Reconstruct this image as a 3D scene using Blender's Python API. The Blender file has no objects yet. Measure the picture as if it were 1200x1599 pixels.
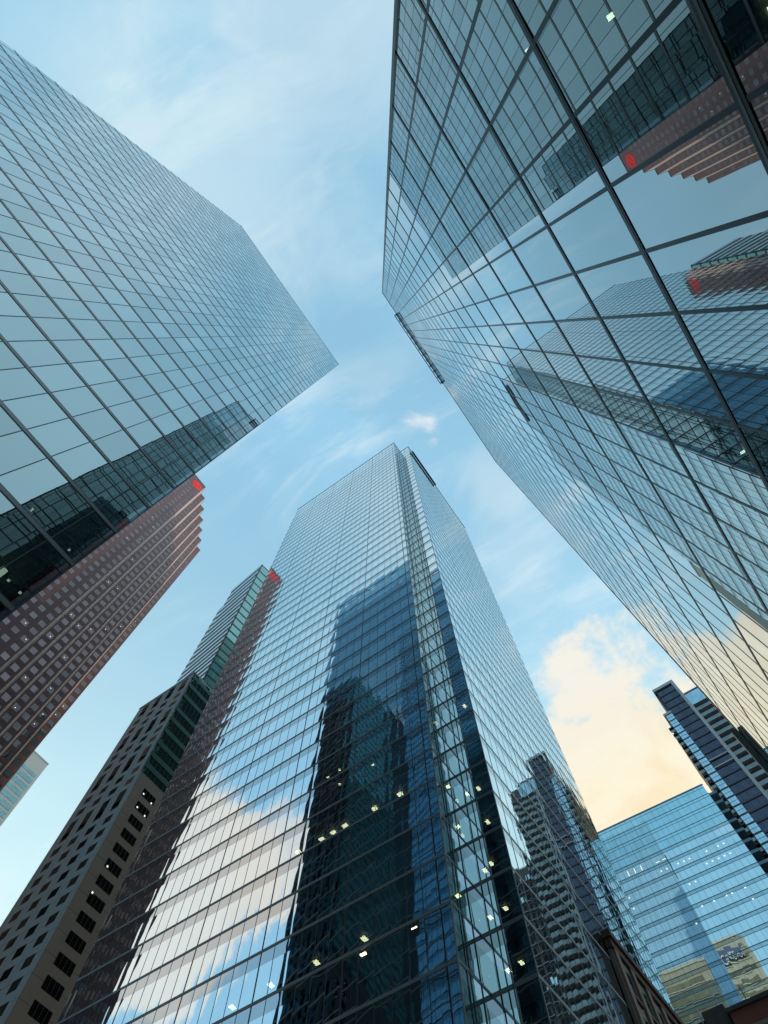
import bpy, math, random
from mathutils import Vector, Matrix
random.seed(7)
SC = bpy.context.scene
COL = SC.collection
GZ = -1.6            # street level; the camera is at eye height, z = 0

# ------------------------------------------------------------------ helpers
class MB:
    def __init__(s): s.v = []; s.f = []
    def box(s, x0, x1, y0, y1, z0, z1):
        b = len(s.v)
        s.v += [(x0,y0,z0),(x1,y0,z0),(x1,y1,z0),(x0,y1,z0),(x0,y0,z1),(x1,y0,z1),(x1,y1,z1),(x0,y1,z1)]
        s.f += [(b,b+3,b+2,b+1),(b+4,b+5,b+6,b+7),(b,b+1,b+5,b+4),(b+1,b+2,b+6,b+5),(b+2,b+3,b+7,b+6),(b+3,b,b+4,b+7)]
        return s
    def ob(s, W, u0, u1, n0, n1, z0, z1):
        """box along a wall W=(ox,oy,ux,uy,nx,ny)"""
        ox, oy, ux, uy, nx, ny = W
        def P(u, n, z): return (ox+ux*u+nx*n, oy+uy*u+ny*n, z)
        b = len(s.v)
        s.v += [P(u0,n0,z0),P(u1,n0,z0),P(u1,n1,z0),P(u0,n1,z0),P(u0,n0,z1),P(u1,n0,z1),P(u1,n1,z1),P(u0,n1,z1)]
        fs = [(b,b+3,b+2,b+1),(b+4,b+5,b+6,b+7),(b,b+1,b+5,b+4),(b+1,b+2,b+6,b+5),(b+2,b+3,b+7,b+6),(b+3,b,b+4,b+7)]
        if (ux*ny-uy*nx)*(u1-u0)*(n1-n0) < 0: fs = [tuple(reversed(f)) for f in fs]
        s.f += fs
        return s
    def poly(s, pts):
        b = len(s.v); s.v += list(pts); s.f.append(tuple(range(b, b+len(pts)))); return s
    def prism(s, pts, z0, z1):
        n = len(pts); b = len(s.v)
        s.v += [(x,y,z0) for x,y in pts] + [(x,y,z1) for x,y in pts]
        s.f.append(tuple(b+i for i in reversed(range(n)))); s.f.append(tuple(b+n+i for i in range(n)))
        for i in range(n):
            j = (i+1) % n; s.f.append((b+i,b+j,b+n+j,b+n+i))
        return s
    def build(s, name, mat, parent=None):
        me = bpy.data.meshes.new(name); me.from_pydata(s.v, [], s.f); me.update()
        me.materials.append(mat)
        o = bpy.data.objects.new(name, me); COL.objects.link(o)
        if parent is not None: o.parent = parent
        return o

def root(name, label, cat, loc=(0,0,0), rz=0, group=None):
    o = bpy.data.objects.new(name, None); COL.objects.link(o)
    o.location = loc; o.rotation_euler = (0,0,rz); o.empty_display_size = 1
    o['label'] = label; o['category'] = cat
    if group: o['group'] = group
    return o
def parts(name, items, mat, parent, cap=100):
    c0 = parent.location
    """items: (size key, fn(MB)); the first CAP become parts of their own, the rest one stuff part"""
    items = sorted(items, key=lambda t: t[0])
    for k, fn in items[:cap]:
        m = MB(); fn(m); m.v = [(a-c0.x,b-c0.y,c-c0.z) for a,b,c in m.v]; m.build(name, mat, parent)
    if items[cap:]:
        m = MB()
        for k, fn in items[cap:]: fn(m)
        m.v = [(a-c0.x,b-c0.y,c-c0.z) for a,b,c in m.v]
        o = m.build(name, mat, parent); o['kind'] = 'stuff'
def struct(o): o['kind'] = 'structure'; return o

# ------------------------------------------------------------------ materials
def newmat(name):
    m = bpy.data.materials.new(name); m.use_nodes = True
    nt = m.node_tree; nt.nodes.clear(); return m, nt
class N:
    def __init__(s, nt): s.nt = nt
    def __call__(s, typ, ins=None, **kw):
        n = s.nt.nodes.new(typ)
        for k, v in kw.items(): setattr(n, k, v)
        for k, v in (ins or {}).items():
            if hasattr(v, 'is_output') or isinstance(v, bpy.types.NodeSocket): s.nt.links.new(v, n.inputs[k])
            else: n.inputs[k].default_value = v
        return n
def math_(n, op, a, b=None, c=None, clamp=False):
    ins = {0: a}
    if b is not None: ins[1] = b
    if c is not None: ins[2] = c
    x = n('ShaderNodeMath', ins, operation=op); x.use_clamp = clamp; return x.outputs[0]
def vmath(n, op, a, b=None, scale=None):
    ins = {0: a}
    if b is not None: ins[1] = b
    x = n('ShaderNodeVectorMath', ins, operation=op)
    if scale is not None:
        if isinstance(scale, bpy.types.NodeSocket): n.nt.links.new(scale, x.inputs['Scale'])
        else: x.inputs['Scale'].default_value = scale
    return x.outputs[0]
def rgba(c): return (c[0], c[1], c[2], 1)

def glass(name, tint, f0, cell=(1.67,1.67,4.37), off=(0,0,0), wob=0.004, wscale=0.5, tilt=0.002, pillow=0.0,
          trans=(.3,.38,.4), opaque=None, power=3.0, vary=0.06, gain=1.0, rough=0.0):
    m, nt = newmat(name); n = N(nt)
    geo = n('ShaderNodeNewGeometry')
    pos, nor = geo.outputs['Position'], geo.outputs['Normal']
    q = vmath(n, 'DIVIDE', vmath(n, 'SUBTRACT', pos, off), cell)
    cellid = vmath(n, 'FLOOR', q)
    wn = n('ShaderNodeTexWhiteNoise', {'Vector': cellid}, noise_dimensions='3D')
    rnd = vmath(n, 'SUBTRACT', wn.outputs['Color'], (.5,.5,.5))
    # every pane its own slight bow: the noise is offset by the pane's own number
    npos = vmath(n, 'ADD', vmath(n, 'SCALE', pos, scale=wscale), vmath(n, 'SCALE', wn.outputs['Color'], scale=7.0))
    nz = n('ShaderNodeTexNoise', {'Vector': npos, 'Scale': 1.0, 'Detail': 1.5, 'Roughness': .45})
    wv = vmath(n, 'SUBTRACT', nz.outputs['Color'], (.5,.5,.5))
    acc = vmath(n, 'ADD', vmath(n, 'SCALE', wv, scale=wob), vmath(n, 'SCALE', rnd, scale=tilt))
    if pillow:
        fr = vmath(n, 'SUBTRACT', vmath(n, 'FRACTION', q), (.5,.5,.5))
        acc = vmath(n, 'ADD', acc, vmath(n, 'SCALE', fr, scale=pillow))
    nn = vmath(n, 'NORMALIZE', vmath(n, 'ADD', nor, acc))
    lw = n('ShaderNodeLayerWeight', {'Blend': .5, 'Normal': nn})
    f = math_(n, 'POWER', lw.outputs['Facing'], power)
    f = math_(n, 'MULTIPLY_ADD', f, (1-f0)*.93*gain, f0*gain, clamp=True)
    br = math_(n, 'MULTIPLY_ADD', wn.outputs['Value'], vary, 1-vary/2)
    # tint fades towards white at grazing angles as real coated glass does
    mixc = n('ShaderNodeMix', {0: math_(n, 'POWER', lw.outputs['Facing'], 4.0), 6: rgba(tint), 7: (.93,.97,.98,1)}, data_type='RGBA')
    colr = vmath(n, 'SCALE', mixc.outputs[2], scale=br)
    g = n('ShaderNodeBsdfGlossy', {'Color': colr, 'Roughness': rough, 'Normal': nn})
    if opaque is not None:
        base = n('ShaderNodeBsdfDiffuse', {'Color': rgba(opaque)})
    else:
        base = n('ShaderNodeBsdfTransparent', {'Color': rgba(trans)})
    mx = n('ShaderNodeMixShader', {0: f, 1: base.outputs[0], 2: g.outputs[0]})
    out = n('ShaderNodeOutputMaterial', {'Surface': mx.outputs[0]})
    return m

def solid(name, col, rough=.6, metal=0.0, nscale=1.5, namp=.15, spec=.5, joint=None, bump=0.0, streak=0.0):
    """plain weathered surface; joint=(sx,sy,sz,width,darkening) draws panel joints in world space"""
    m, nt = newmat(name); n = N(nt)
    geo = n('ShaderNodeNewGeometry'); pos = geo.outputs['Position']
    nz = n('ShaderNodeTexNoise', {'Vector': pos, 'Scale': nscale, 'Detail': 4.0})
    v = math_(n, 'MULTIPLY_ADD', nz.outputs[0], 2*namp, 1-namp)
    if streak:
        sp = vmath(n, 'MULTIPLY', pos, (1.2,1.2,.05))
        st = n('ShaderNodeTexNoise', {'Vector': sp, 'Scale': 1.0, 'Detail': 3.0})
        v = math_(n, 'MULTIPLY', v, math_(n, 'MULTIPLY_ADD', st.outputs[0], 2*streak, 1-streak))
    c = vmath(n, 'SCALE', n('ShaderNodeRGB').outputs[0], scale=v)
    nt.nodes[-1]
    for x in nt.nodes:
        if x.type == 'RGB': x.outputs[0].default_value = rgba(col)
    if joint:
        sx, sy, sz, w, dk = joint
        fr = n('ShaderNodeSeparateXYZ', {0: vmath(n, 'FRACTION', vmath(n, 'DIVIDE', pos, (sx,sy,sz)))})
        mk = None
        for i, s_ in enumerate((sx, sy, sz)):
            if s_ > 500: continue
            t = math_(n, 'LESS_THAN', fr.outputs[i], w/s_)
            mk = t if mk is None else math_(n, 'MAXIMUM', mk, t)
        c = vmath(n, 'SCALE', c, scale=math_(n, 'MULTIPLY_ADD', mk, dk-1, 1.0))
    ins = {'Base Color': c, 'Roughness': rough, 'Metallic': metal, 'Specular IOR Level': spec}
    if bump:
        b = n('ShaderNodeBump', {'Height': nz.outputs[0], 'Strength': bump, 'Distance': .05}); ins['Normal'] = b.outputs[0]
    p = n('ShaderNodeBsdfPrincipled', ins)
    n('ShaderNodeOutputMaterial', {'Surface': p.outputs[0]})
    return m
def emit(name, col, s):
    m, nt = newmat(name); n = N(nt)
    e = n('ShaderNodeEmission', {'Color': rgba(col), 'Strength': s})
    n('ShaderNodeOutputMaterial', {'Surface': e.outputs[0]}); return m

M = {}
M['glassA'] = glass('teal_mirror_glass', (.80,.97,1.0), .32, cell=(1000,1.672,4.37), off=(-500,-4.66,1.81), wob=.006, wscale=.35, tilt=.005, vary=.15, power=2.2, trans=(.07,.12,.16))
M['glassAn'] = glass('teal_end_glass', (.34,.70,1.0), .20, cell=(1.672,1000,4.37), off=(-16.9,-500,1.81), wob=.012, wscale=.5, tilt=.005, trans=(.22,.32,.34))
M['glassR'] = glass('clear_teal_glass', (.92,1.0,1.0), .26, cell=(1000,1.64,4.86), off=(-500,.39,-.4), wob=.0048, wscale=.33, tilt=.005, vary=.12, trans=(.08,.14,.18), power=1.7)
M['glassCf'] = glass('blue_curtain_glass', (.86,.96,.99), .82, cell=(1.5,1000,4.09), off=(-46.75,-500,39.8), wob=.015, wscale=.5, tilt=.006, pillow=.024, vary=.05, trans=(.25,.34,.38))
M['glassCr'] = glass('blue_side_glass', (.90,.99,.99), .82, cell=(1000,1.5,4.09), off=(-500,41.5,39.8), wob=.012, wscale=.5, tilt=.004, pillow=.006, vary=.05, trans=(.25,.34,.38))
M['glassN'] = glass('dark_reflection_notch_glass', (.62,.82,.78), .42, cell=(1000,1.47,4.09), off=(-500,35.8,39.8), wob=.012, wscale=.5, tilt=.004, pillow=.008, vary=.08, trans=(.12,.18,.18))  # dimmer, greener copy: dark reflection of the facing tower put into the tint
M['spanC'] = glass('grey_fritted_glass', (.84,.90,.92), .62, cell=(1.5,1.5,4.09), off=(-46.75,41.5,39.8), wob=.013, wscale=.55, tilt=.004, pillow=.008, vary=.05, opaque=(.035,.045,.05), gain=.85)
M['black'] = solid('black_anodised', (.012,.014,.016), .38, 0, 2, .2)
M['dark'] = solid('dark_mullion', (.030,.045,.048), .35, .3, 2, .15)
M['steel'] = solid('grey_metal_channel', (.16,.165,.165), .38, .55, 2, .12)
M['cbeam'] = solid('grey_green_beam', (.20,.225,.22), .45, .2, 2, .12)
M['cmull'] = solid('slim_dark_mullion', (.03,.05,.06), .4, .2, 2, .12)
M['slab'] = solid('dim_interior', (.05,.05,.048), .8, 0, 1, .3)
M['core'] = solid('lift_core', (.03,.03,.03), .9, 0, 1, .2)
M['lamp'] = emit('warm_office_lamp', (1,.80,.42), 16)
M['lampA'] = emit('yellow_ceiling_lamp', (1,.86,.45), 4.0)
M['lampw'] = emit('white_office_lamp', (1,.93,.80), 1.3)
M['granite'] = solid('polished_red_granite', (.25,.135,.13), .55, 0, 9, .22, .22, joint=(1000,1.55,1.915,.07,.62), streak=.12)
M['granrev'] = solid('sky_paled_granite_reveal', (.66,.52,.49), .34, 0, 9, .08, .6)  # paler than the shaft: brightness of mirrored sky put into the colour
M['scwin'] = glass('rosy_bronze_glass', (.62,.47,.48), .22, cell=(3.9,3.9,3.83), wob=.006, wscale=.8, tilt=.02, vary=.30, opaque=(.05,.035,.035))
M['red'] = emit('lit_red_logo', (1,.07,.08), .85)
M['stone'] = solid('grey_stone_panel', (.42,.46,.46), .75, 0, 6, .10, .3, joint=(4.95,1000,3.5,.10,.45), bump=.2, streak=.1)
M['stoneE'] = solid('shaded_grey_stone_side', (.21,.23,.235), .75, 0, 6, .10, .3, joint=(1000,1000,3.5,.10,.45), bump=.2, streak=.1)  # same stone as the front, with shade put into a darker colour
M['dwin'] = glass('dark_office_glass', (.30,.40,.42), .06, cell=(1.2,1.2,3.5), wob=.01, wscale=1.0, tilt=.01, vary=.3, opaque=(.008,.010,.010), gain=.5, power=5.0)
M['gwin'] = glass('dark_green_glass', (.30,.55,.50), .20, cell=(1.2,1.2,3.9), wob=.03, wscale=.6, tilt=.02, vary=.3, opaque=(.006,.012,.011))
M['gband'] = solid('teal_spandrel', (.020,.095,.085), .35, .1, 3, .12)
M['gpale'] = glass('pale_teal_panel', (.50,.80,.76), .42, cell=(1.5,1.5,5), wob=.01, wscale=.5, tilt=.01, opaque=(.03,.07,.065))
M['stripe'] = glass('grey_striped_panel', (.62,.68,.70), .45, cell=(3,3,5), wob=.02, wscale=.15, tilt=.012, opaque=(.06,.055,.055), vary=.1, rough=.05)
M['glassG'] = glass('lagoon_glass', (.76,.96,.97), .74, cell=(1.8,1000,3.45), wob=.006, wscale=.25, tilt=.002, vary=.10, opaque=(.02,.05,.07))
M['glassGs'] = glass('lagoon_spandrel_glass', (.66,.90,.94), .62, cell=(1.8,1000,3.45), wob=.006, wscale=.25, tilt=.002, vary=.10, opaque=(.02,.05,.06), gain=.85)
M['glassGc'] = glass('lagoon_crown_glass', (.60,.92,.97), .62, cell=(1.8,1000,3.45), wob=.005, wscale=.25, tilt=.002, vary=.12, trans=(.05,.14,.22))
M['gline'] = solid('teal_grey_frame', (.09,.18,.22), .4, .2, 2, .1)
M['tnavy'] = glass('navy_condo_glass', (.33,.36,.44), .20, cell=(1.1,1.1,3.55), wob=.01, wscale=.5, tilt=.02, vary=.30, opaque=(.012,.015,.030))
M['tblue'] = glass('sky_blue_condo_glass', (.70,.92,.98), .62, cell=(1.3,1.3,1.7), wob=.01, wscale=.5, tilt=.02, vary=.22, opaque=(.05,.09,.12))
M['twhite'] = solid('light_grey_concrete', (.42,.43,.43), .7, 0, 2, .08, .3)
M['tslab'] = solid('dark_slab_edge', (.045,.045,.05), .6, 0, 2, .1)
M['tbrown'] = solid('brown_grey_cladding', (.085,.075,.068), .7, 0, 2, .15, joint=(1000,3.6,3.55,.12,.5))
M['trail'] = glass('balcony_glass', (.60,.66,.64), .22, cell=(1.5,1.5,3.4), wob=.01, wscale=.5, tilt=.03, vary=.3, opaque=(.13,.145,.14))
M['pale'] = solid('pale_precast', (.56,.55,.52), .7, 0, 1.5, .08, .3, joint=(1000,1.8,1000,.06,.75))
M['palewin'] = glass('pale_tower_glass', (.42,.68,.72), .42, cell=(1.1,1.1,3.9), wob=.003, wscale=.3, tilt=.004, vary=.2, opaque=(.02,.05,.06))
M['sand'] = solid('sandstone', (.26,.20,.165), .85, 0, 3, .2, .2, joint=(1000,1.5,.62,.03,.7), bump=.3, streak=.2)
M['sanddark'] = solid('weathered_cornice', (.13,.085,.07), .85, 0, 3, .25, .2, bump=.3, streak=.2)
M['brick'] = solid('red_brown_brick', (.20,.075,.055), .85, 0, 6, .25, .2, joint=(1.2,1.2,.45,.02,.7), bump=.3, streak=.15)
M['greyblk'] = solid('grey_plant_cladding', (.07,.065,.065), .8, 0, 3, .2, .2, joint=(1.4,1000,1000,.05,.6))
M['beige'] = solid('beige_precast', (.44,.42,.36), .8, 0, 1, .12, .2, streak=.12)
M['beigewin'] = glass('beige_tower_glass', (.5,.52,.45), .30, cell=(1.6,1.6,3.4), wob=.01, wscale=.3, tilt=.02, vary=.4, opaque=(.05,.055,.045))
M['signblue'] = solid('blue_sign_board', (.06,.10,.24), .5, 0, 2, .1)
M['signwhite'] = solid('white_sign_letters', (.85,.85,.85), .5, 0, 2, .03)
M['asphalt'] = solid('asphalt', (.05,.05,.052), .9, 0, 3, .25, .3, bump=.3)
M['paving'] = solid('concrete_paving', (.26,.25,.24), .85, 0, 2, .12, .3, joint=(1.5,1.5,1000,.02,.6))
M['kerb'] = solid('kerb_stone', (.34,.33,.31), .8, 0, 2, .1)
M['paint'] = solid('road_paint', (.7,.62,.25), .7, 0, 4, .15)
M['skytone'] = solid('painted_sky_tone', (.30,.56,.88), .5, 0, 1, .06, joint=(1.8,1000,3.45,.12,.6))  # flat blue painted in place of sky mirrored by glass
M['roofm'] = solid('grey_roof', (.15,.15,.15), .9, 0, 1, .2)

# ------------------------------------------------------------------ ground
g = MB().box(-900,900,-900,900,GZ-3,GZ-.15); struct(g.build('ground', M['asphalt']))
r = MB().poly([(-12.5,-400,GZ-.146),(1.5,-400,GZ-.146),(1.5,600,GZ-.146),(-12.5,600,GZ-.146)]); struct(r.build('road', M['asphalt']))
r2 = MB().poly([(-400,8,GZ-.142),(-12.5,8,GZ-.142),(-12.5,28,GZ-.142),(-400,28,GZ-.142)]); struct(r2.build('road', M['asphalt']))
p = MB()
for y in range(-60, 120, 6): p.poly([(-5.6,y,GZ-.138),(-5.45,y,GZ-.138),(-5.45,y+3,GZ-.138),(-5.6,y+3,GZ-.138)])
struct(p.build('road_marking', M['paint']))
def pave(x0,x1,y0,y1):
    struct(MB().box(x0,x1,y0,y1,GZ-.15,GZ).build('pavement', M['paving']))
pave(1.65,60,-120,300); pave(-60,-12.65,-120,7.85); pave(-130,-12.65,28.15,110)
struct(MB().box(1.5,1.65,-120,300,GZ-.15,GZ+.003).box(-12.65,-12.5,-120,7.85,GZ-.15,GZ+.003).box(-12.65,-12.5,28.15,110,GZ-.15,GZ+.003).build('kerb', M['kerb']))

# ------------------------------------------------------------------ tower A : left teal tower
def towerA():
    X1, X0, Y1, Y0 = -16.9, -69.5, .2, -50.6
    top, zr = 194.0, 183.0
    t = root('glass_tower', 'teal mirror glass tower on the left, its sharp corner just above the red granite tower', 'skyscraper', ((X0+X1)/2,(Y0+Y1)/2,GZ))
    inv = Vector(((X0+X1)/2,(Y0+Y1)/2,GZ))
    def B(m, name, mat): # shift to local
        m.v = [(a-inv.x,b-inv.y,c-inv.z) for a,b,c in m.v]; return m.build(name, mat, t)
    B(MB().poly([(X1,Y0,GZ),(X1,Y1,GZ),(X1,Y1,top),(X1,Y0,top)]), 'glass_wall', M['glassA'])
    B(MB().poly([(X1,Y1,GZ),(X0,Y1,GZ),(X0,Y1,top),(X1,Y1,top)]), 'glass_wall', M['glassAn'])
    B(MB().poly([(X0,Y1,GZ),(X0,Y0,GZ),(X0,Y0,top),(X0,Y1,top)]).poly([(X0,Y0,GZ),(X1,Y0,GZ),(X1,Y0,top),(X0,Y0,top)]), 'glass_wall', M['glassA'])
    zs = [23.66+4.37*k for k in range(-5, 39)]
    zs = [z for z in zs if z > GZ+2 and z < top-1]
    for z in zs:
        h = .30 if z < 60 else .26
        m = MB(); m.box(X1+.003,X1+.028,Y0,Y1+.028,z-.12,z+.12); m.box(X0,X1+.002,Y1+.003,Y1+.028,z-.15,z+.15)
        B(m, 'floor_beam', M['steel'])
    m = MB()
    for z in zs: m.box(X1+.003,X1+.024,Y0,Y1+.024,z-.18,z-.122); m.box(X1+.003,X1+.024,Y0,Y1+.024,z+.122,z+.18)
    B(m, 'gasket_line', M['black'])
    ys = []; y = -4.66
    while y > Y0+.5: ys.append(y); y -= 1.672
    ys += [-2.99,-1.32]
    for y in sorted(ys, reverse=True):
        B(MB().box(X1+.003,X1+.016,y-.024,y+.024,GZ,top-.002), 'mullion', M['dark'])
    x = X1-1.672
    while x > X0+.5:
        B(MB().box(x-.03,x+.03,Y1+.003,Y1+.016,GZ,top-.002), 'mullion', M['dark']); x -= 1.672
    B(MB().box(X1-.02,X1+.05,Y1-.02,Y1+.05,GZ,top+.05), 'corner_post', M['dark'])
    B(MB().box(X0,X1+.06,Y0,Y0+.12,top,top+.12).box(X0,X1+.06,Y1-.06,Y1+.06,top,top+.12).box(X1-.06,X1+.06,Y0+.12,Y1-.06,top,top+.12).box(X0,X0+.12,Y0+.12,Y1-.06,top,top+.12), 'parapet', M['steel'])
    for z in zs:
        if z < zr-3: B(MB().box(X0+.3,X1-.35,Y0+.3,Y1-.35,z-.25,z+.25), 'floor_slab', M['slab'])
    B(MB().box(X0+.3,X1-.35,Y0+.3,Y1-.35,zr-.3,zr), 'roof', M['roofm'])
    B(MB().box(X0+9,X1-8,Y0+9,Y1-9,GZ,zr-.3), 'core', M['core'])
    # ceiling lamps seen through the lowest floors
    for (y, z, w, l) in ((-1.35,22.6,.30,.8),(-2.0,22.6,.30,.9),(-.2,22.7,.12,.12),(-.9,22.72,.12,.12),(-3.1,27.2,.1,.2),(-7.2,31.6,.1,.16),(-.5,27.2,.1,.12)):
        B(MB().box(-19.0-l/2,-19.0+l/2,y-w/2,y+w/2,z-.03,z), 'ceiling_lamp', M['lampA'])
    return t
towerA()

# ------------------------------------------------------------------ tower R : right tower, close to the camera
def towerR():
    t = root('glass_tower', 'closest glass tower overhead on the right, mirroring the other towers between black bars', 'skyscraper', (5.92,0,GZ), -.010)
    def Z(z): return z-GZ
    def B(m, name, mat): m.v = [(a,b,c-GZ) for a,b,c in m.v]; return m.build(name, mat, t)
    Y0, Y1, D = -7.42, 44.6, 42; top = 148.5
    B(MB().poly([(0,Y1,GZ),(0,Y0,GZ),(0,Y0,top),(0,Y1,top)]), 'glass_wall', M['glassR'])
    B(MB().poly([(0,Y0,GZ),(D,Y0,GZ),(D,Y0,top),(0,Y0,top)]).poly([(D,Y1,GZ),(0,Y1,GZ),(0,Y1,top),(D,Y1,top)]).poly([(D,Y0,GZ),(D,Y1,GZ),(D,Y1,top),(D,Y0,top)]), 'glass_wall', M['glassAn'])
    zs = [9.29+4.86*k for k in range(-1, 29)]
    for z in zs:
        m = MB(); m.box(-.020,-.003,Y0-.1,Y1+.1,z-.115,z+.115); m.box(.0,D,Y0-.1,Y0-.003,z-.11,z+.11); m.box(0,D,Y1+.003,Y1+.1,z-.11,z+.11)
        B(m, 'floor_beam', M['black'])
    m = MB()
    for z in zs: m.box(-.026,-.022,Y0-.1,Y1+.1,z-.03,z+.03)
    B(m, 'beam_groove', M['steel'])
    y = .39
    ys = [y + 1.62*k for k in range(-4, 28)]
    for y in ys:
        if Y0+.3 < y < Y1-.3: B(MB().box(-.012,-.003,y-.05,y+.05,GZ,top-.01), 'mullion', M['dark'])
    for k in range(1, 25): B(MB().box(k*1.65-.04,k*1.65+.04,Y0-.06,Y0-.003,GZ,top-.01), 'mullion', M['dark'])
    B(MB().box(-.06,.10,Y0-.06,Y0+.10,GZ,top+.1), 'corner_post', M['dark'])
    B(MB().box(-.05,.12,Y1-.08,Y1+.05,GZ,top+.1), 'corner_post', M['dark'])
    B(MB().box(-.06,.1,Y0+.1,Y1-.08,top,top+.1), 'parapet', M['steel'])
    for z in zs:
        if z < top-10: B(MB().box(.4,D-.4,Y0+.4,Y1-.4,z-.3,z+.25), 'floor_slab', M['slab'])
    B(MB().box(.4,D-.4,Y0+.4,Y1-.4,top-8.3,top-8), 'roof', M['roofm'])
    B(MB().box(9,D-9,Y0+8,Y1-8,GZ,top-8.3), 'core', M['core'])
    # facade maintenance rail along the roof edge
    for (xa, za) in ((-.62, top-.4), (-.22, top-1.6)):
        m = MB(); m.box(xa-.09,xa+.09,-1.5,19.0,za-.12,za+.12); B(m, 'maintenance_rail', M['black'])
    for k in range(13): B(MB().box(-.48,-.003,-1.4+k*1.66,-1.1+k*1.66,top-1.42,top-.58), 'rail_bracket', M['black'])
    B(MB().box(-.52,-.07,Y1-.55,Y1+.02,GZ,41), 'corner_fin', M['black'])
    for (y, z, x, w, l) in ((-.36,8.97,.75,.09,.5),(-.56,8.97,.75,.09,.5),(-3.6,18.2,1.5,.1,.14),(-2.2,13.35,1.1,.1,.12),(-1.3,13.35,2.6,.1,.12),(-.1,8.4,1.3,.1,.12),(9.8,18.2,1.5,.1,.14)):
        B(MB().box(x-l/2,x+l/2,y-w/2,y+w/2,z-.03,z), 'ceiling_lamp', M['lamp'])
    return t
towerR()

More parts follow.
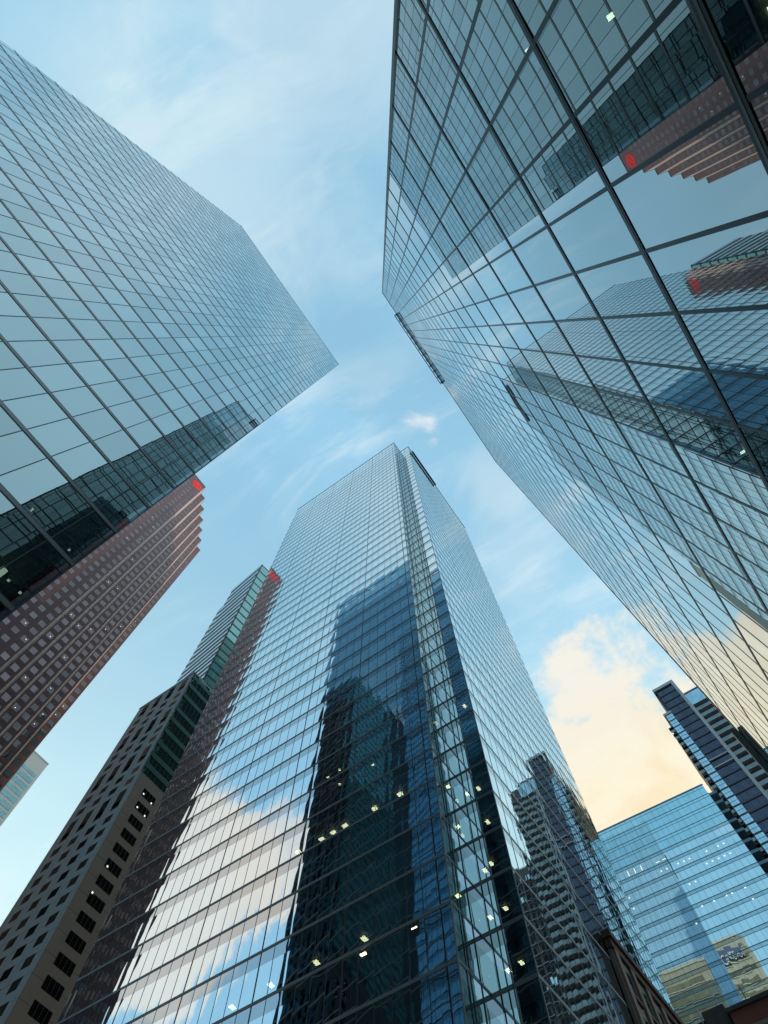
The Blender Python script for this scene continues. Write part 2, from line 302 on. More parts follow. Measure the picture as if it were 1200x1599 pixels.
# ------------------------------------------------------------------ tower C : centre tower
def towerC():
    XL, XC, XR = -65.45, -18.85, -15.2
    YF, YN, YB = 35.8, 40.2, 80.6
    top, zr = 216.6, 204.0
    c0 = Vector((-40,58,GZ))
    t = root('glass_tower', 'tall blue glass tower in the centre with a notched corner and lit offices low down', 'skyscraper', c0)
    def B(m, name, mat): m.v = [(a-c0.x,b-c0.y,c-c0.z) for a,b,c in m.v]; return m.build(name, mat, t)
    H = 4.09
    z0 = 39.8-10*H
    zs = [z0+H*k for k in range(0, 54) if z0+H*k < top-1]
    # wall pieces, walked left to right: front, notch side, notch front, right
    W = [(XL,YF,1,0,0,-1,XC-XL,'f'), (XC,YF,0,1,1,0,YN-YF,'n'), (XC,YN,1,0,0,-1,XR-XC,'f'), (XR,YN,0,1,1,0,YB-YN,'r')]
    for (ox,oy,ux,uy,nx,ny,L,k) in W:
        w = (ox,oy,ux,uy,nx,ny)
        B(MB().poly([(ox,oy,z0),(ox+ux*L,oy+uy*L,z0),(ox+ux*L,oy+uy*L,top),(ox,oy,top)]), 'glass_wall', {'f': M['glassCf'], 'n': M['glassN'], 'r': M['glassCr']}[k])
    e = .003
    for i, z in enumerate(zs[:-1]):
        zn = zs[i+1]
        if zn > zr+2: break
        m = MB(); za, zb = zn-1.25, zn
        P = [(XL,YF-e),(XC+e,YF-e),(XC+e,YN-e),(XR+e,YN-e),(XR+e,YB)]
        m.v = [(x,y,za) for x,y in P]+[(x,y,zb) for x,y in P]
        m.f = [(a,a+1,a+6,a+5) for a in range(4)]
        B(m, 'spandrel_glass', M['spanC'])
    B(MB().box(XL,XR,YB-.2,YB,GZ,top), 'sky_toned_rear_wall', M['skytone'])  # unseen back, coloured so the street-end slab mirrors sky blue
    B(MB().poly([(XL,YB,GZ),(XL,YF,GZ),(XL,YF,top),(XL,YB,top)]), 'glass_wall', M['glassCr'])
    for z in zs:
        m = MB()
        m.box(XL-.03,XC,YF-.03,YF-.005,z-.13,z+.13); m.box(XC+.005,XC+.03,YF-.03,YN-.031,z-.13,z+.13)
        m.box(XC+.005,XR,YN-.03,YN-.005,z-.16,z+.16); m.box(XR+.005,XR+.024,YN-.03,YB+.05,z-.14,z+.14)
        B(m, 'floor_beam', M['cbeam'])
    # mullions
    def mull(w, u, wd, dp): B(MB().ob(w, u-wd/2, u+wd/2, .0045, dp, z0, top-.01), 'mullion', M['black'] if wd > .1 else M['cmull'])
    w = (XL,YF,1,0,0,-1)
    x = -46.75
    xs = [-46.75+1.5*k for k in range(-12, 19)]
    for x in xs:
        if XL+.4 < x < XC-.4:
            k = round((x+46.75)/1.5)
            mull(w, x-XL, .12 if (k % 6 == 0 or abs(x+63.25) < .1) else .05, .024 if k % 6 == 0 else .018)
    w = (XC,YF,0,1,1,0)
    for u in (1.47,2.93): mull(w, u, .05, .06)
    w = (XC,YN,1,0,0,-1)
    for u in (1.7,): mull(w, u, .07, .06)
    w = (XR,YN,0,1,1,0)
    k = 0; u = 1.5
    while u < YB-YN-.4:
        k += 1; mull(w, u, .12 if k % 6 == 1 else .05, .018 if k % 6 == 1 else .014); u += 1.5
    for (x, y) in ((XC,YF),(XR,YN)): B(MB().box(x-.05,x+.04,y-.04,y+.05,z0,top+.05), 'corner_post', M['cbeam'])
    B(MB().box(XL,XC+.1,YF-.1,YF,top,top+.15).box(XC-.1,XC+.1,YF,YN-.1,top,top+.15).box(XC-.1,XR+.1,YN-.1,YN,top,top+.15).box(XR-.1,XR+.1,YN,YB,top,top+.15), 'parapet', M['cbeam'])
    for z in zs:
        if z < zr: B(MB().box(XL+.3,XC-.4,YF+.4,YB-.4,z-.3,z+.28).box(XC-.39,XR-.4,YN+.4,YB-.4,z-.3,z+.28), 'floor_slab', M['slab'])
    B(MB().box(XL+.3,XR-.4,YN+.4,YB-.4,zr,zr+.3), 'roof', M['roofm'])
    B(MB().box(XL+8,XR-8,YF+9,YB-9,GZ,zr), 'core', M['core'])
    # inner faces of the crown
    # dark louvre slot below the roof edge of the right side
    B(MB().box(XR+.13,XR+.7,42.2,58.2,top-3.2,top-1.4), 'roof_louvre', M['black'])
    # ceiling lamps (x, z at the glass -> up to the ceiling behind it)
    L = [(-22.83,44.26),(-25.86,44.28),(-29.4,44.22),(-30.82,44.21),(-32.27,44.21),(-35.19,44.23),(-32.48,52.64),(-30.84,52.71),
         (-30.61,50.44),(-26.2,50.45),(-39.95,32.25),(-35.99,32.4),(-31.4,32.3),(-39.97,32.26),(-26.75,32.2),(-30.98,34.87),(-26.65,30.9),(-21.99,30.83)]
    for (x, z) in L:
        kk = math.floor((z-z0)/H); zc = z0+H*(kk+1)-.55
        s = zc/z; yy = YF*s; xx = x*s
        big = z < 46
        wx, wy = (.62,.62) if big and z > 44 else ((.45,.6) if big else (.26,.2))
        B(MB().box(xx-wx/2,xx+wx/2,yy-wy/2,yy+wy/2,zc-.04,zc), 'ceiling_lamp', M['lamp'])
    def pxlamp(X, Y, zw, wx, wy):
        kk = math.floor((zw-z0)/H); zc = z0+H*(kk+1)-.55; s = zc/zw
        B(MB().box(X*s-wx/2,X*s+wx/2,Y*s-wy/2,Y*s+wy/2,zc-.04,zc), 'ceiling_lamp', M['lamp'])
    for (x, z) in ((-16.6,45.0),(-17.9,45.1),(-16.4,40.9),(-16.9,36.9),(-16.5,32.8),(-17.9,32.7),(-17.3,28.6),(-16.2,28.7),(-16.3,24.6),(-17.5,24.5),(-17.6,36.6),(-16.1,57.5)):
        pxlamp(x, YN, z, .34, .5)
    for (y, z) in ((38.2,44.9),(37.1,32.9),(39.0,40.8)): pxlamp(XC, y, z, .4, .4)
    return t
towerC()

# ------------------------------------------------------------------ red granite tower (stepped)
def granite():
    c0 = Vector((-135,-10,GZ))
    t = root('granite_tower', 'stepped red granite tower behind the left glass tower, red logo at its top', 'skyscraper', c0)
    def B(m, name, mat): m.v = [(a-c0.x,b-c0.y,c-c0.z) for a,b,c in m.v]; return m.build(name, mat, t)
    top = 274
    tips = [(-113.0,9.7),(-117.1,13.9),(-121.1,18.0),(-125.2,22.1),(-129.1,26.0),(-133.0,29.9),(-137.1,33.9)]
    pts = [(-160,-.1),(-113.0,-.1)]
    for i, (x, y) in enumerate(tips):
        pts.append((x, y))
        if i < 6: pts.append((tips[i+1][0], y+1.35))
    pts += [(-160,33.9)]
    B(MB().prism(pts, GZ, top), 'granite_shaft', M['granite'])
    # pale strips paint mirrored sky on the polished reveals, a few mm proud
    for i in range(6):
        x, y = tips[i]; x2, y2 = tips[i+1][0], y+1.35
        d = Vector((x2-x, y2-y)); L = d.length; d.normalize(); n = Vector((-d.y, d.x)); n = n if n.y > 0 else -n
        B(MB().ob((x,y,d.x,d.y,n.x,n.y), .15, L-.15, .004, .05, GZ, top-.3), 'reveal_strip', M['granrev'])
    B(MB().prism([(a+.12 if a > -159 else a, b+(.1 if b > 4 else -.1)) for a, b in pts], top+.002, top+.35), 'parapet', M['granite'])
    items = []
    lit = []
    zrow = [159.56-3.83*k for k in range(-27, 40)]
    def win(X, yc, zc, w=1.75, h=1.85):
        def f(m): m.ob((X,yc,0,1,1,0), -w/2, w/2, .004, .03, zc-h/2, zc+h/2)
        return f
    for z in zrow:
        if z < 6: continue
        for yc in (8.4,5.3,2.2): items.append((z*.4+abs(yc-6)*5 if z < 255 else 999, win(-113.0, yc, z-.35+.3)))
        for i in range(1, 7):
            x, y = tips[i]
            items.append((z*.5+i*3, win(x, (tips[i-1][1]+1.35+y)/2-.15, z, 1.75, 2.0)))
    parts('window', items, M['scwin'], t, 99)
    random.seed(3)
    for (X, y, z) in [(-113.0,8.7,125.3),(-113.0,5.6,128.9),(-113,5,190),(-113,8.2,196),(-113,5,202),(-113,5,214),(-113,8,209),(-117.1,12.6,136.4),(-117.1,12,148),(-117.1,12.4,171),(-117.1,12.2,190),(-121.1,16.3,125.4),(-121.1,16.2,152),(-121.1,16.4,178),
                      (-125.2,20.4,144),(-125.2,20.2,160),(-125.2,20.4,121),(-129.1,24.3,137),(-129.1,24.3,170),(-133,28.3,129),(-133,28.3,133),(-133,28.3,182),(-137.1,32,140),(-137.1,32.1,144),(-137.1,32.2,196),(-137.1,32,192)]:
        B(MB().box(X+.034,X+.06,y-.15,y+.15,z-.09,z+.09), 'lit_lamp', M['lampw'])
    # lit red roundel near the top corner: broken ring, inner S stroke
    cy, cz, X = 6.6, 267.6, -113.0
    def arc(r0, r1, a0, a1, m, cy=cy, cz=cz, n=18):
        for i in range(n):
            a = math.radians(a0+(a1-a0)*i/n); b = math.radians(a0+(a1-a0)*(i+1)/n)
            P = [(cy+r0*math.cos(a),cz+r0*math.sin(a)),(cy+r1*math.cos(a),cz+r1*math.sin(a)),(cy+r1*math.cos(b),cz+r1*math.sin(b)),(cy+r0*math.cos(b),cz+r0*math.sin(b))]
            bb = len(m.v)
            m.v += [(X+.01,p_[0],p_[1]) for p_ in P]+[(X+.16,p_[0],p_[1]) for p_ in P]
            m.f += [(bb,bb+1,bb+2,bb+3),(bb+7,bb+6,bb+5,bb+4),(bb,bb+4,bb+5,bb+1),(bb+1,bb+5,bb+6,bb+2),(bb+2,bb+6,bb+7,bb+3),(bb+3,bb+7,bb+4,bb)]
    m = MB(); arc(2.55,3.0,20,340,m,n=36); B(m, 'logo_ring', M['red'])
    m = MB(); arc(.55,1.25,20,270,m,cy,cz+.88,20); arc(.55,1.25,-160,90,m,cy,cz-.88,20); B(m, 'logo_stroke', M['red'])
    m = MB(); arc(1.75,2.2,110,250,m,n=16); arc(1.75,2.2,-70,70,m,n=16); B(m, 'logo_arc', M['red'])
    return t
granite()

# ------------------------------------------------------------------ grey stone tower with green glass
def stone():
    c0 = Vector((-112,60,GZ))
    t = root('stone_tower', 'dark grey stone tower with punched windows and green bays, left of the centre glass tower', 'skyscraper', c0)
    def B(m, name, mat): m.v = [(a-c0.x,b-c0.y,c-c0.z) for a,b,c in m.v]; return m.build(name, mat, t)
    XL, XR, YF, YB = -119.9, -98.2, 46.0, 101.0
    zt, zg = 144.5, 105.3
    # lower block: stone
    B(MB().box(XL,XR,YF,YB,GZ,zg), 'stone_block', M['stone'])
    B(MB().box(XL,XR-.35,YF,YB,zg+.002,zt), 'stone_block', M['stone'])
    B(MB().box(XL-.1,XR-.2,YF-.12,YB,zt+.002,zt+.6), 'parapet', M['stone'])
    # side skin joints: thin sheet on +X face, shade put into its darker stone
    B(MB().box(XR+.003,XR+.03,YF+.02,YB,GZ,zg-.01), 'shaded_stone_cladding', M['stoneE'])
    # green side: dark glass between teal bands
    zb = [143.4,139.6,134.9,129.0,125.0,120.6,116.1,112.0,108.6,105.4]
    B(MB().box(XR-.348,XR-.12,YF+.6,YB,zg+.2,zt-.1), 'green_glass', M['gwin'])
    for z in zb: B(MB().box(XR-.34,XR-.02,YF+.25,YB,z-1.35,z+.05), 'green_band', M['gband'])
    m = MB()
    y = YF+1.4
    while y < YB: m.box(XR-.118,XR-.06,y-.04,y+.04,zg+.2,zt-1.4); y += 1.3
    B(m, 'glazing_bar', M['cmull'])
    items = []
    for k in range(0, 25):
        z = 73.79-3.5*4+3.5*k
        for c in range(4):
            xr = -100.16-4.97*c
            hh = 1.95 if z < 100 else (1.95 if k % 4 else 4.6)
            def f(m, xr=xr, z=z, hh=hh): m.box(xr-2.35,xr,YF-.006,YF+.4,z-hh,z)
            items.append((z, f))
    for z in [73.79-3.5*k for k in range(5, 19)]:
        for c in range(4):
            xr = -100.16-4.97*c
            def f(m, xr=xr, z=z): m.box(xr-2.35,xr,YF-.006,YF+.4,z-1.95,z)
            items.append((500-z, f))
    parts('window', items, M['dwin'], t, 80)
    for k in range(0, 28):
        z = 102.6-3.5*k
        if z < 8: break
        B(MB().box(XR+.032,XR+.05,YF+2.6,YF+6.35,z-1.95,z), 'side_window', M['dwin'])
        B(MB().box(XR+.052,XR+.11,YF+3.45,YF+3.55,z-1.95,z).box(XR+.052,XR+.11,YF+4.42,YF+4.52,z-1.95,z).box(XR+.052,XR+.11,YF+5.38,YF+5.48,z-1.95,z), 'window_bar', M['cmull'])
    for (y, z) in ((49.0,101.2),(51.7,100.8),(49.1,97.6),(51.6,97.3),(49.2,83.5),(48.9,78.0)):
        B(MB().box(XR+.115,XR+.16,y-.16,y+.16,z-.16,z+.16), 'lit_lamp', M['lampw'])
    # upper tower: slightly rotated, striped
    a = math.radians(6); ux, uy = math.cos(a), -math.sin(a)   # along front face, towards +X
    Lw = 18.5
    w = (-101.5-ux*Lw, 50.9-uy*Lw, ux, uy, uy, -ux)           # outward normal roughly -Y
    zz = [239.5,233.0,226.5,221.0,215.3,209.5,204.3,199.0,194.2,189.6,184.9,180.2,175.7,171.7,167.9,164.1,160.4,156.5,152.8,149.0,145.2]
    B(MB().ob(w, 0, Lw, -46, 0, GZ+100, 239.5), 'upper_shaft', M['black'])
    for i, z in enumerate(zz[:-1]):
        zn = zz[i+1]; h = z-zn
        B(MB().ob(w, -.1, Lw-.02, .004, .12, zn+h*.50, z-.05), 'light_band', M['stripe'])
        mid = zn+h*.5
        B(MB().ob((w[0]+ux*Lw,w[1]+uy*Lw,-w[4],-w[5],ux,uy), .45, 26, .004, .14, zn+.35, z-.45), 'bay_panel', M['gpale'] if z > 178 else M['gwin'])
        B(MB().ob((w[0]+ux*Lw,w[1]+uy*Lw,-w[4],-w[5],ux,uy), 0, 26, .144, .24, z-.44, z-.02), 'bay_ledge', M['gband'])
    # left shoulder of the upper tower
    w2 = (w[0]-ux*5.4, w[1]-uy*5.4+.9, ux, uy, uy, -ux)
    B(MB().ob(w2, 0, 5.35, -22, 0, GZ+100, 228.0), 'shoulder_shaft', M['black'])
    for i, z in enumerate(zz[2:-1]):
        zn = zz[i+3]; h = z-zn
        B(MB().ob(w2, -.1, 5.3, .004, .12, zn+h*.50, z-.05), 'light_band', M['stripe'])
    return t
stone()

# ------------------------------------------------------------------ pale office far left
def pale():
    c0 = Vector((-262,58,GZ))
    t = root('office_tower', 'pale office tower with banded teal windows, its corner showing below the red granite tower', 'office building', c0)
    def B(m, name, mat): m.v = [(a-c0.x,b-c0.y,c-c0.z) for a,b,c in m.v]; return m.build(name, mat, t)
    B(MB().box(-275,-250,45,71.5,GZ,231), 'precast_shell', M['pale'])
    B(MB().box(-275.2,-249.8,44.8,71.7,231.002,231.6), 'parapet', M['pale'])
    z = 222.8
    first = True
    while z > 20:
        h = 1.7 if first else 2.7
        B(MB().box(-249.98,-249.9,46,70.2,z-h,z), 'window_band', M['palewin'])
        m = MB()
        y = 47.1
        while y < 70: m.box(-249.898,-249.82,y-.06,y+.06,z-h,z); y += 1.1
        B(m, 'window_bar', M['pale'])
        z -= 2.9 if first else 3.95; first = False
pale()

# ------------------------------------------------------------------ G : glass slab closing the street
def slabG():
    t = root('glass_office', 'blue glass office slab with a flat roofline and scattered ceiling lights at lower right', 'office building', (5.4,170,GZ), math.radians(3.0))
    def B(m, name, mat): m.v = [(a,b,c-GZ) for a,b,c in m.v]; return m.build(name, mat, t)
    top = 145.6; XL = -62
    B(MB().box(XL,-.9,.3,28,GZ,131.5), 'office_body', M['core'])
    B(MB().box(XL,-.9,.3,28,131.502,132), 'roof', M['roofm'])
    zs = [top-3.45*k for k in range(0, 42)]
    zs = [z for z in zs if z > 2]
    g, s, c = MB(), MB(), MB()
    for i, z in enumerate(zs[:-1]):
        zn = zs[i+1]
        def q(m, a, b): m.poly([(XL,0,a),(-.6,0,a),(-.6,0,b),(XL,0,b)])
        if zn > 131: q(c, zn, z)
        else: q(g, zn, z-.9); q(s, z-.9, z)
    B(c, 'crown_glass', M['glassGc']); B(g, 'glass_wall', M['glassG']); B(s, 'spandrel_glass', M['glassGs'])
    for z in zs:
        B(MB().box(XL,-.3,-.07,-.003,z-.07,z+.07).box(XL,-.6,-.05,-.003,z-.98,z-.90), 'floor_line', M['gline'])
        if z < top-1: B(MB().box(-.6,1.9,.02,4.0,z-.9,z-.1), 'corner_balcony', M['gline'])
    x = -2.4
    while x > XL: B(MB().box(x-.03,x+.03,-.045,-.003,GZ,top-.01), 'mullion', M['gline']); x -= 1.8
    B(MB().box(XL,-.5,-.1,.2,top+.002,top+.4), 'parapet', M['gline'])
    lamps = [(-19.11,126.2),(-17.39,126.2),(-13.86,126.24),(-12.06,126.2),(-10.37,126.2),(-13.88,119.8),(-12.07,119.8),(-17.33,110.1),(-13.83,113.4),(-10.4,113.4),(-6.82,113.4),
             (-5.31,113.4),(-1.63,113.4),(-1.56,110.2),(-5.1,126.15),(-1.58,126.15),(.13,126.2),(-6.86,123),(-5.12,123),(-3.3,123),(-1.57,123),(.14,123),(-30.76,123),(-30.89,119.8)]
    for (x, z) in lamps:
        B(MB().box(x-5.4-.2,x-5.4+.2,-.06,-.03,z-.14,z+.14), 'ceiling_lamp', M['lampw'])
    for x in (-28.1,-26,-23.9): B(MB().box(x-5.4-.1,x-5.4+.1,-.06,-.03,z0g-.6,z0g+.9), 'ceiling_lamp', M['lampw'])
    for x in (-18.8,-16.7): B(MB().box(x-5.4-.6,x-5.4+.5,-.06,-.03,129.0,129.14), 'ceiling_lamp', M['lampw'])
    random.seed(5)
z0g = 129.3
slabG()

# ------------------------------------------------------------------ T : condominium tower on the right
def condo():
    c0 = Vector((16,190,GZ))
    t = root('apartment_tower', 'slim apartment tower with a light grey frame, navy glass and stacked balconies', 'apartment building', c0)
    def B(m, name, mat): m.v = [(a-c0.x,b-c0.y,c-c0.z) for a,b,c in m.v]; return m.build(name, mat, t)
    Y = 178.0
    B(MB().box(11.6,18.4,Y+.35,208,GZ,198.5), 'navy_shaft', M['tnavy'])
    B(MB().box(18.4,19.5,Y-.3,208,GZ,199.9), 'grey_pier', M['twhite'])
    B(MB().box(10.6,18.39,Y-.3,208,198.5,199.9), 'grey_cap', M['twhite'])
    B(MB().box(10.6,11.59,Y+1.2,207,185.8,198.49), 'side_screen', M['tslab'])
    for z in (158.9,155.6): B(MB().box(11.6,18.39,Y-.2,Y+.34,z,z+.45), 'grey_ledge', M['twhite'])
    z = 195.0
    while z > 20:
        B(MB().box(11.62,18.38,Y+.1,Y+.346,z-.35,z+.1), 'slab_edge', M['tslab']); z -= 3.6
    for k in range(1, 6): B(MB().box(11.6+k*1.13-.03,11.6+k*1.13+.03,Y+.28,Y+.349,GZ,198.4), 'mullion', M['tslab'])
    # light blue bay strip
    B(MB().box(8.6,11.59,Y-.2,206,GZ,185.0), 'bay_shaft', M['tslab'])
    B(MB().box(8.3,11.59,Y-.4,206,185.002,186.1), 'bay_cap', M['twhite'])
    z = 184.6; k = 0
    while z > 20:
        B(MB().box(8.8,11.35,Y-.28,Y-.204,z-2.75,z), 'bay_window', M['tblue'])
        B(MB().box(9.62,9.68,Y-.33,Y-.282,z-2.75,z).box(10.45,10.51,Y-.33,Y-.282,z-2.75,z).box(8.8,11.35,Y-.325,Y-.283,z-1.42,z-1.34), 'window_bar', M['tnavy'])
        z -= 3.4
    # left balconies
    B(MB().box(7.6,8.59,Y+1.4,206,GZ,179), 'brown_wall', M['tbrown'])
    z = 179.2
    while z > 20:
        B(MB().box(6.9,8.59,Y-.1,Y+1.39,z-.3,z), 'balcony_slab', M['tslab'])
        B(MB().box(6.95,8.5,Y-.08,Y-.02,z-2.6,z-1.5), 'balcony_rail', M['trail'])
        B(MB().box(7.2,7.59,Y+3,204,z-2.4,z-.6), 'side_window', M['dwin'])
        z -= 3.4
    # right wing with recessed balconies
    B(MB().box(19.51,31,Y+2.4,205,GZ,191), 'right_wing', M['tbrown'])
    B(MB().box(19.51,25.6,Y+.9,Y+2.39,184.6,191), 'top_glazing', M['tblue'])
    B(MB().box(19.51,25.9,Y+.6,205,191.002,191.4), 'wing_cap', M['twhite'])
    for k in range(1, 8): B(MB().box(19.5+k*.8-.03,19.5+k*.8+.03,Y+.83,Y+.897,184.6,191), 'mullion', M['tnavy'])
    z = 184.4
    while z > 20:
        B(MB().box(19.51,31,Y+.6,Y+2.39,z-.3,z), 'balcony_slab', M['twhite'])
        B(MB().box(19.6,30.9,Y+.62,Y+.68,z-3.38+.05,z-2.2), 'balcony_rail', M['trail'])
        z -= 3.38
condo()

def tealblock():
    c0 = Vector((29,222,GZ))
    t = root('glass_office', 'pale teal glass block peeking out behind the apartment tower at the right edge', 'office building', c0)
    def B(m, name, mat): m.v = [(a-c0.x,b-c0.y,c-c0.z) for a,b,c in m.v]; return m.build(name, mat, t)
    B(MB().box(25.4,33,206,240,GZ,174.6), 'glass_body', M['glassGs'])
    B(MB().box(25.3,33.1,205.9,240,174.602,175.1), 'parapet', M['gline'])
    z = 170
    while z > 20: B(MB().box(25.35,33,205.93,205.996,z-.1,z+.1), 'floor_line', M['gline']); z -= 3.9
    x = 27.5
    while x < 33: B(MB().box(x-.05,x+.05,205.94,205.997,GZ,174.5), 'mullion', M['gline']); x += 2.1
tealblock()
def brownblock():
    c0 = Vector((45,190,GZ))
    t = root('apartment_block', 'brown grey apartment block mirrored beside the slim tower in the centre glass tower', 'apartment building', c0)
    def B(m, name, mat): m.v = [(a-c0.x,b-c0.y,c-c0.z) for a,b,c in m.v]; return m.build(name, mat, t)
    B(MB().box(31.5,62,181,202,GZ,158), 'clad_shell', M['tbrown'])
    B(MB().box(31.4,62.1,180.9,202.1,158.002,158.6), 'parapet', M['twhite'])
    z = 155; items = []
    while z > 30:
        for k in range(8):
            x = 32.5+k*3.6
            B(MB().box(x,x+2.0,180.9,180.996,z-1.9,z), 'window', M['tblue'] if (k*7+int(z)) % 5 == 0 else M['dwin']) if z > 115 else items.append((x,z))
        B(MB().box(31.5,62,180.4,180.998,z-2.5,z-2.3), 'ledge', M['twhite']) if z > 60 else None
        z -= 3.4
    m = MB()
    for x, z in items: m.box(x,x+2.0,180.9,180.996,z-1.9,z)
    o = B(m, 'window', M['dwin']); o['kind'] = 'stuff'
brownblock()

# ------------------------------------------------------------------ heritage building in front of the centre tower's side
def heritage():
    c0 = Vector((-14.9,72,GZ))
    t = root('heritage_building', 'old brown sandstone office with a dark cornice, against the centre glass tower', 'building', c0)
    def B(m, name, mat): m.v = [(a-c0.x,b-c0.y,c-c0.z) for a,b,c in m.v]; return m.build(name, mat, t)
    X1, X0, Y0, Y1, top = -14.75, -15.12, 60.4, 84.5, 41.9
    B(MB().box(X0,X1,Y0,Y1,GZ,top-1.2), 'stone_wall', M['sand'])
    B(MB().box(X0,X1+.55,Y0-.35,Y1+.5,top-.35,top+.35), 'cornice', M['sanddark'])
    B(MB().box(X0,X1+.3,Y0-.15,Y1+.25,top-1.198,top-.352), 'frieze', M['sanddark'])
    y = Y0+.2; k = 0
    while y < Y1-1:
        B(MB().box(X1+.003,X1+.28,y,y+.9,GZ,top-1.2), 'pilaster', M['sand'])
        for f in range(8):
            z = top-2.2-3.9*f
            if z < 4: break
            B(MB().box(X1+.004,X1+.05,y+1.2,y+2.9,z-2.4,z), 'window', M['dwin'])
            B(MB().box(X1+.004,X1+.25,y+1.0,y+3.1,z-2.75,z-2.41), 'sill', M['sanddark']) if f < 3 else None
        y += 3.4; k += 1
heritage()

# ------------------------------------------------------------------ low brick block at the street end
def brickblock():
    c0 = Vector((-3,110,GZ))
    t = root('brick_building', 'low red brown brick building with a pale string course along the bottom right corner', 'building', c0)
    def B(m, name, mat): m.v = [(a-c0.x,b-c0.y,c-c0.z) for a,b,c in m.v]; return m.build(name, mat, t)
    B(MB().box(-12.1,14,100,125,GZ,53.6), 'brick_wall', M['brick'])
    B(MB().box(-12.3,14.1,99.7,125,53.602,54.1), 'parapet', M['greyblk'])
    B(MB().box(-12.2,14.05,99.75,99.996,51.0,51.5), 'string_course', M['sand'])
    B(MB().box(-15.6,-12.35,100.2,118,GZ,55.0), 'plant_room', M['greyblk'])
    B(MB().box(-17.9,-15.61,101.2,118,GZ,54.6), 'plant_room', M['core'])
    x = -11
    while x < 12:
        for z in (49.8,46.0): B(MB().box(x,x+1.3,99.95,99.997,z-2.1,z), 'window', M['dwin'])
        x += 2.6
    m = MB().box(-16.15,-15.98,100.9,101.1,50,56.2); B(m, 'roof_pipe', M['twhite'])
    m = MB().box(-9.3,-9.18,101,101.12,54.1,56.6); B(m, 'roof_mast', M['black'])
brickblock()

# ------------------------------------------------------------------ beige block hidden behind the centre tower, seen mirrored in the glass slab
def beige():
    c0 = Vector((-40,95,GZ))
    t = root('beige_building', 'beige banded block behind the centre tower, mirrored low in the blue slab', 'office building', c0)
    def B(m, name, mat): m.v = [(a-c0.x,b-c0.y,c-c0.z) for a,b,c in m.v]; return m.build(name, mat, t)
    top = BTOP
    x1 = -20.6
    B(MB().box(-66,x1,84,102,GZ,top), 'precast_shell', M['beige'])
    B(MB().box(-66.2,x1+.2,83.8,102.3,top+.002,top+1.0), 'parapet', M['pale'])
    z = top-4
    while z > 20:
        B(MB().box(-65,x1-3,102.003,102.12,z-1.6,z), 'window_band', M['beigewin'])
        B(MB().box(-65,x1-1,102.003,102.35,z-2.2,z-1.95), 'ledge', M['pale'])
        z -= 4.4
BTOP = 142.0
beige()
def beigetower():
    c0 = Vector((-3,-280,GZ))
    t = root('beige_tower', 'beige tower with blue and white sign, seen only mirrored low in the blue glass slab', 'office building', c0)
    def B(m, name, mat): m.v = [(a-c0.x,b-c0.y,c-c0.z) for a,b,c in m.v]; return m.build(name, mat, t)
    top = 368; X0, X1, Y = -20, 15.5, -260
    B(MB().box(X0,X1,-300,Y,GZ,top), 'precast_shell', M['beige'])
    B(MB().box(X0-.4,X1-6,-300.4,Y+.4,top+.002,top+3), 'parapet', M['pale'])
    z = top-7
    while z > 160:
        B(MB().box(X0+2,X1-5,Y+.003,Y+.2,z-3.0,z), 'window_band', M['beigewin'])
        B(MB().box(X0+2,X1-3,Y+.003,Y+.9,z-4.2,z-3.6), 'ledge', M['pale'])
        z -= 8.6
    B(MB().box(-12.5,8.5,Y+.95,Y+1.5,top-17,top-7.5), 'sign_board', M['signblue'])
    c = bpy.data.curves.new('sign_letters', 'FONT'); c.body = 'CANSSON'; c.size = 8; c.extrude = .3
    o = bpy.data.objects.new('sign_letters', c); COL.objects.link(o)
    dg = bpy.context.evaluated_depsgraph_get()
    me = bpy.data.meshes.new_from_object(o.evaluated_get(dg)); COL.objects.unlink(o); bpy.data.objects.remove(o)
    k = 20.0/max(v.co.x for v in me.vertices)
    for v in me.vertices: v.co = Vector((v.co.x*k, -v.co.z, v.co.y))
    me.flip_normals()
    me.materials.clear(); me.materials.append(M['signwhite'])
    o = bpy.data.objects.new('sign_letters', me); COL.objects.link(o); o.parent = t
    o.location = (-12-c0.x, Y+1.9-c0.y, top-18-GZ)
beigetower()

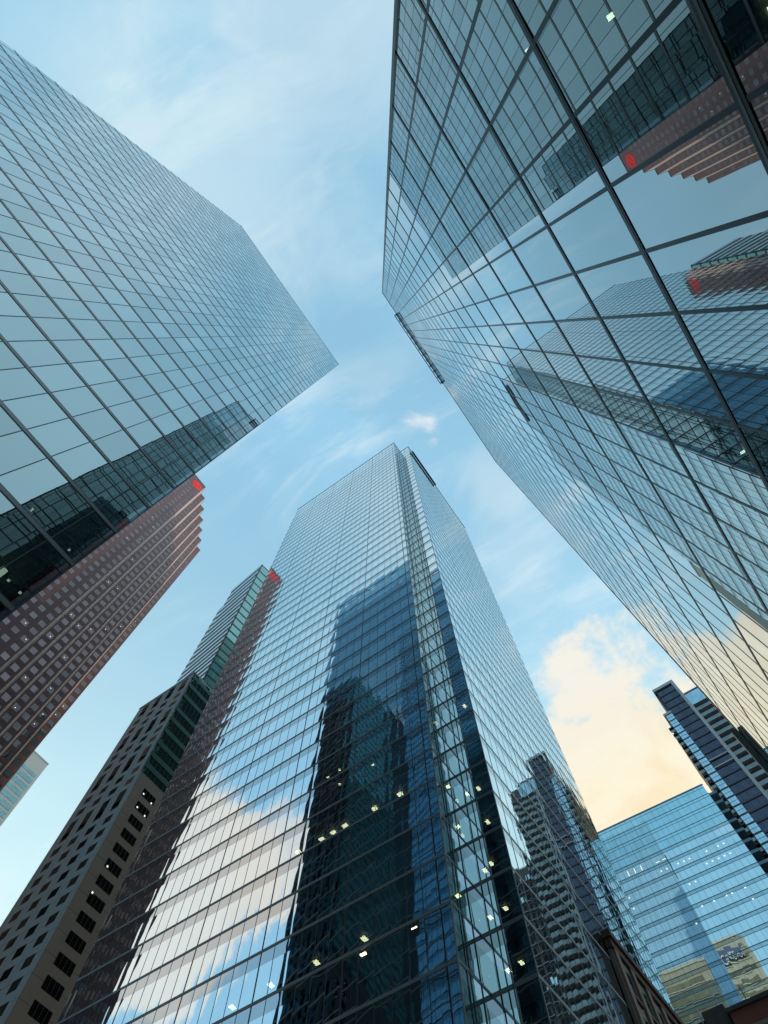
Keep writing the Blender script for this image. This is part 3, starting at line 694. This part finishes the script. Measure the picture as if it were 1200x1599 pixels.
# ------------------------------------------------------------------ sky
def world():
    w = bpy.data.worlds.new('World'); SC.world = w; w.use_nodes = True
    nt = w.node_tree; nt.nodes.clear(); n = N(nt)
    tc = n('ShaderNodeTexCoord'); d = vmath(n, 'NORMALIZE', tc.outputs['Generated'])
    sky = n('ShaderNodeTexSky', sky_type='NISHITA')
    sky.sun_disc = False; sky.sun_elevation = math.radians(SUN_EL); sky.sun_rotation = math.radians(SUN_AZ)
    sky.air_density = 1.0; sky.dust_density = .6; sky.ozone_density = 1.2
    base = vmath(n, 'MULTIPLY', sky.outputs[0], SKY_TINT)
    sep = n('ShaderNodeSeparateXYZ', {0: d})
    z = sep.outputs[2]
    # project onto a cloud layer
    zz = math_(n, 'MAXIMUM', z, .08)
    plane = vmath(n, 'SCALE', d, scale=math_(n, 'DIVIDE', 1.0, math_(n, 'ADD', zz, .25)))
    n1 = n('ShaderNodeTexNoise', {'Vector': vmath(n, 'ADD', plane, (3.1,1.7,0)), 'Scale': 1.6, 'Detail': 6.0, 'Roughness': .55, 'Distortion': .4})
    n2 = n('ShaderNodeTexNoise', {'Vector': vmath(n, 'ADD', plane, (9.1,4.7,0)), 'Scale': 6.0, 'Detail': 8.0, 'Roughness': .6, 'Distortion': .5})
    n3 = n('ShaderNodeTexNoise', {'Vector': plane, 'Scale': 14.0, 'Detail': 8.0, 'Roughness': .6})
    def smooth(v, a, b):
        x = n('ShaderNodeMapRange', {0: v, 1: a, 2: b, 3: 0.0, 4: 1.0}, interpolation_type='SMOOTHSTEP'); return x.outputs[0]
    def mix(f, a, b):
        x = n('ShaderNodeMix', {0: f, 6: a, 7: b}, data_type='RGBA'); return x.outputs[2]
    # milky veil, stronger towards the horizon
    hz = smooth(z, 1.02, .42)
    back = smooth(sep.outputs[1], .05, -.55)
    veil = math_(n, 'ADD', math_(n, 'MULTIPLY_ADD', hz, .18, .74), math_(n, 'MULTIPLY', smooth(n1.outputs[0], .42, .72), .12))
    veil = math_(n, 'ADD', veil, math_(n, 'MULTIPLY_ADD', n2.outputs[0], .10, -.05), clamp=True)
    col = mix(veil, base, mix(hz, VEIL_HI, VEIL_LO))
    col = mix(math_(n, 'MULTIPLY', math_(n, 'MULTIPLY', back, smooth(z, .93, .66)), .72), col, (.27,.61,.94,1))
    stk = n('ShaderNodeTexNoise', {'Vector': vmath(n, 'MULTIPLY', vmath(n, 'ADD', plane, (5.3,2.2,0)), (2.2,6.5,1.0)), 'Scale': 1.3, 'Detail': 9.0, 'Roughness': .62, 'Distortion': 1.1})
    col = mix(math_(n, 'MULTIPLY', smooth(stk.outputs[0], .47, .72), math_(n, 'MULTIPLY_ADD', smooth(n1.outputs[0], .40, .62), .42, .08)), col, (.80,.92,.96,1))
    col = mix(math_(n, 'MULTIPLY', smooth(sep.outputs[0], .12, .55), .55), col, (.72,1.0,1.12,1))
    # haze streak near the zenith, towards -Y
    def blob(dirv, r, soft, noise, k):
        dv = Vector(dirv).normalized()
        dp = n('ShaderNodeVectorMath', {0: d, 1: tuple(dv)}, operation='DOT_PRODUCT').outputs['Value']
        ang = math_(n, 'ARCCOSINE', dp)
        v = math_(n, 'MULTIPLY_ADD', noise, -k, ang)
        v = math_(n, 'ADD', v, k*.5)
        return smooth(v, math.radians(r), math.radians(r-soft))
    for (dv, r, s, k, a, cc) in ((( -.09,-.30,.95), 17, 14, .35, .42, (.74,.88,.93,1)), ((.22,-.36,.91), 15, 12, .3, .35, (.72,.84,.90,1)), ((-.16,-.45,.88), 16, 14, .3, .3, (.66,.86,.92,1)),
                        ((-.028,.153,.988), 3.0, 2.6, .34, .75, (.90,.91,.92,1)), ((-.012,.170,.985), 2.4, 2.2, .30, .6, (.90,.91,.92,1)), ((.02,.31,.95), 4.5, 4, .16, .35, (.80,.90,.93,1)), ((-.02,.44,.90), 7, 6, .2, .25, (.80,.90,.93,1))):
        col = mix(math_(n, 'MULTIPLY', blob(dv, r, s, n2.outputs[0], k), a), col, cc)
    # cumulus: warm one down the street, pinkish one behind the left tower
    edge = math_(n, 'ADD', math_(n, 'MULTIPLY', n2.outputs[0], .65), math_(n, 'MULTIPLY', n3.outputs[0], .35))
    shade = smooth(n1.outputs[0], .35, .65)
    warm = mix(smooth(z, .80, .66), (.95,.90,.80,1), mix(smooth(n2.outputs[0], .36, .62), (1.0,.81,.51,1), (1.03,.93,.70,1)))
    m1 = blob((-.10,.80,.55), 18.5, 4.5, edge, .62)
    m1b = blob((-.040,.62,.785), 6.0, 3.0, edge, .42)
    m1c = blob((-.33,.70,.60), 16.5, 4, edge, .55)
    mm = math_(n, 'MAXIMUM', math_(n, 'MAXIMUM', m1, m1b), m1c)
    col = mix(math_(n, 'MULTIPLY', mm, .93), col, warm)
    pink = mix(shade, (.98,.88,.80,1), (1.04,1.0,.93,1))
    m2 = blob((-.665,-.425,.61), 9.6, 2.2, edge, .24)
    m3 = blob((-.55,-.50,.66), 5, 3.0, edge, .30)
    col = mix(math_(n, 'MULTIPLY', m2, .90), col, pink)
    col = mix(math_(n, 'MULTIPLY', m3, .75), col, pink)
    bg = n('ShaderNodeBackground', {'Color': col, 'Strength': 1.0})
    n('ShaderNodeOutputWorld', {'Surface': bg.outputs[0]})
SUN_AZ, SUN_EL = 14, 9
SKY_TINT = (.15, .15, .13)
VEIL_HI = (.37,.72,.98,1)
VEIL_LO = (.74,1.0,1.02,1)
world()

sun = bpy.data.lights.new('sun', 'SUN'); sun.energy = 1.5; sun.angle = math.radians(.5); sun.color = (1,.78,.55)
so = bpy.data.objects.new('sun', sun); COL.objects.link(so)
az, el = math.radians(SUN_AZ), math.radians(SUN_EL)
dirv = Vector((math.sin(az)*math.cos(el), math.cos(az)*math.cos(el), math.sin(el)))
so.rotation_euler = dirv.to_track_quat('Z', 'Y').to_euler(); so.location = dirv*400

# ------------------------------------------------------------------ camera
cam = bpy.data.cameras.new('camera'); co = bpy.data.objects.new('camera', cam); COL.objects.link(co)
Mw = Matrix(((0.81836281,0.57466621,-0.00640736),(0.54990777,-0.77976838,0.2992703),(0.16698428,-0.24843514,-0.95414686)))
co.matrix_world = Mw.transposed().to_4x4()
cam.sensor_fit = 'VERTICAL'; cam.sensor_height = 24; cam.lens = 890.2205*24/1599
cam.clip_start = .1; cam.clip_end = 5000
SC.camera = co
SC.view_settings.view_transform = 'Standard'; SC.view_settings.look = 'None'; SC.view_settings.exposure = 0; SC.view_settings.gamma = 1
SC.render.engine = 'CYCLES'
cy = SC.cycles
cy.max_bounces = 12; cy.glossy_bounces = 8; cy.diffuse_bounces = 2; cy.transmission_bounces = 4; cy.transparent_max_bounces = 8
cy.caustics_reflective = False; cy.caustics_refractive = False; cy.sample_clamp_indirect = 6
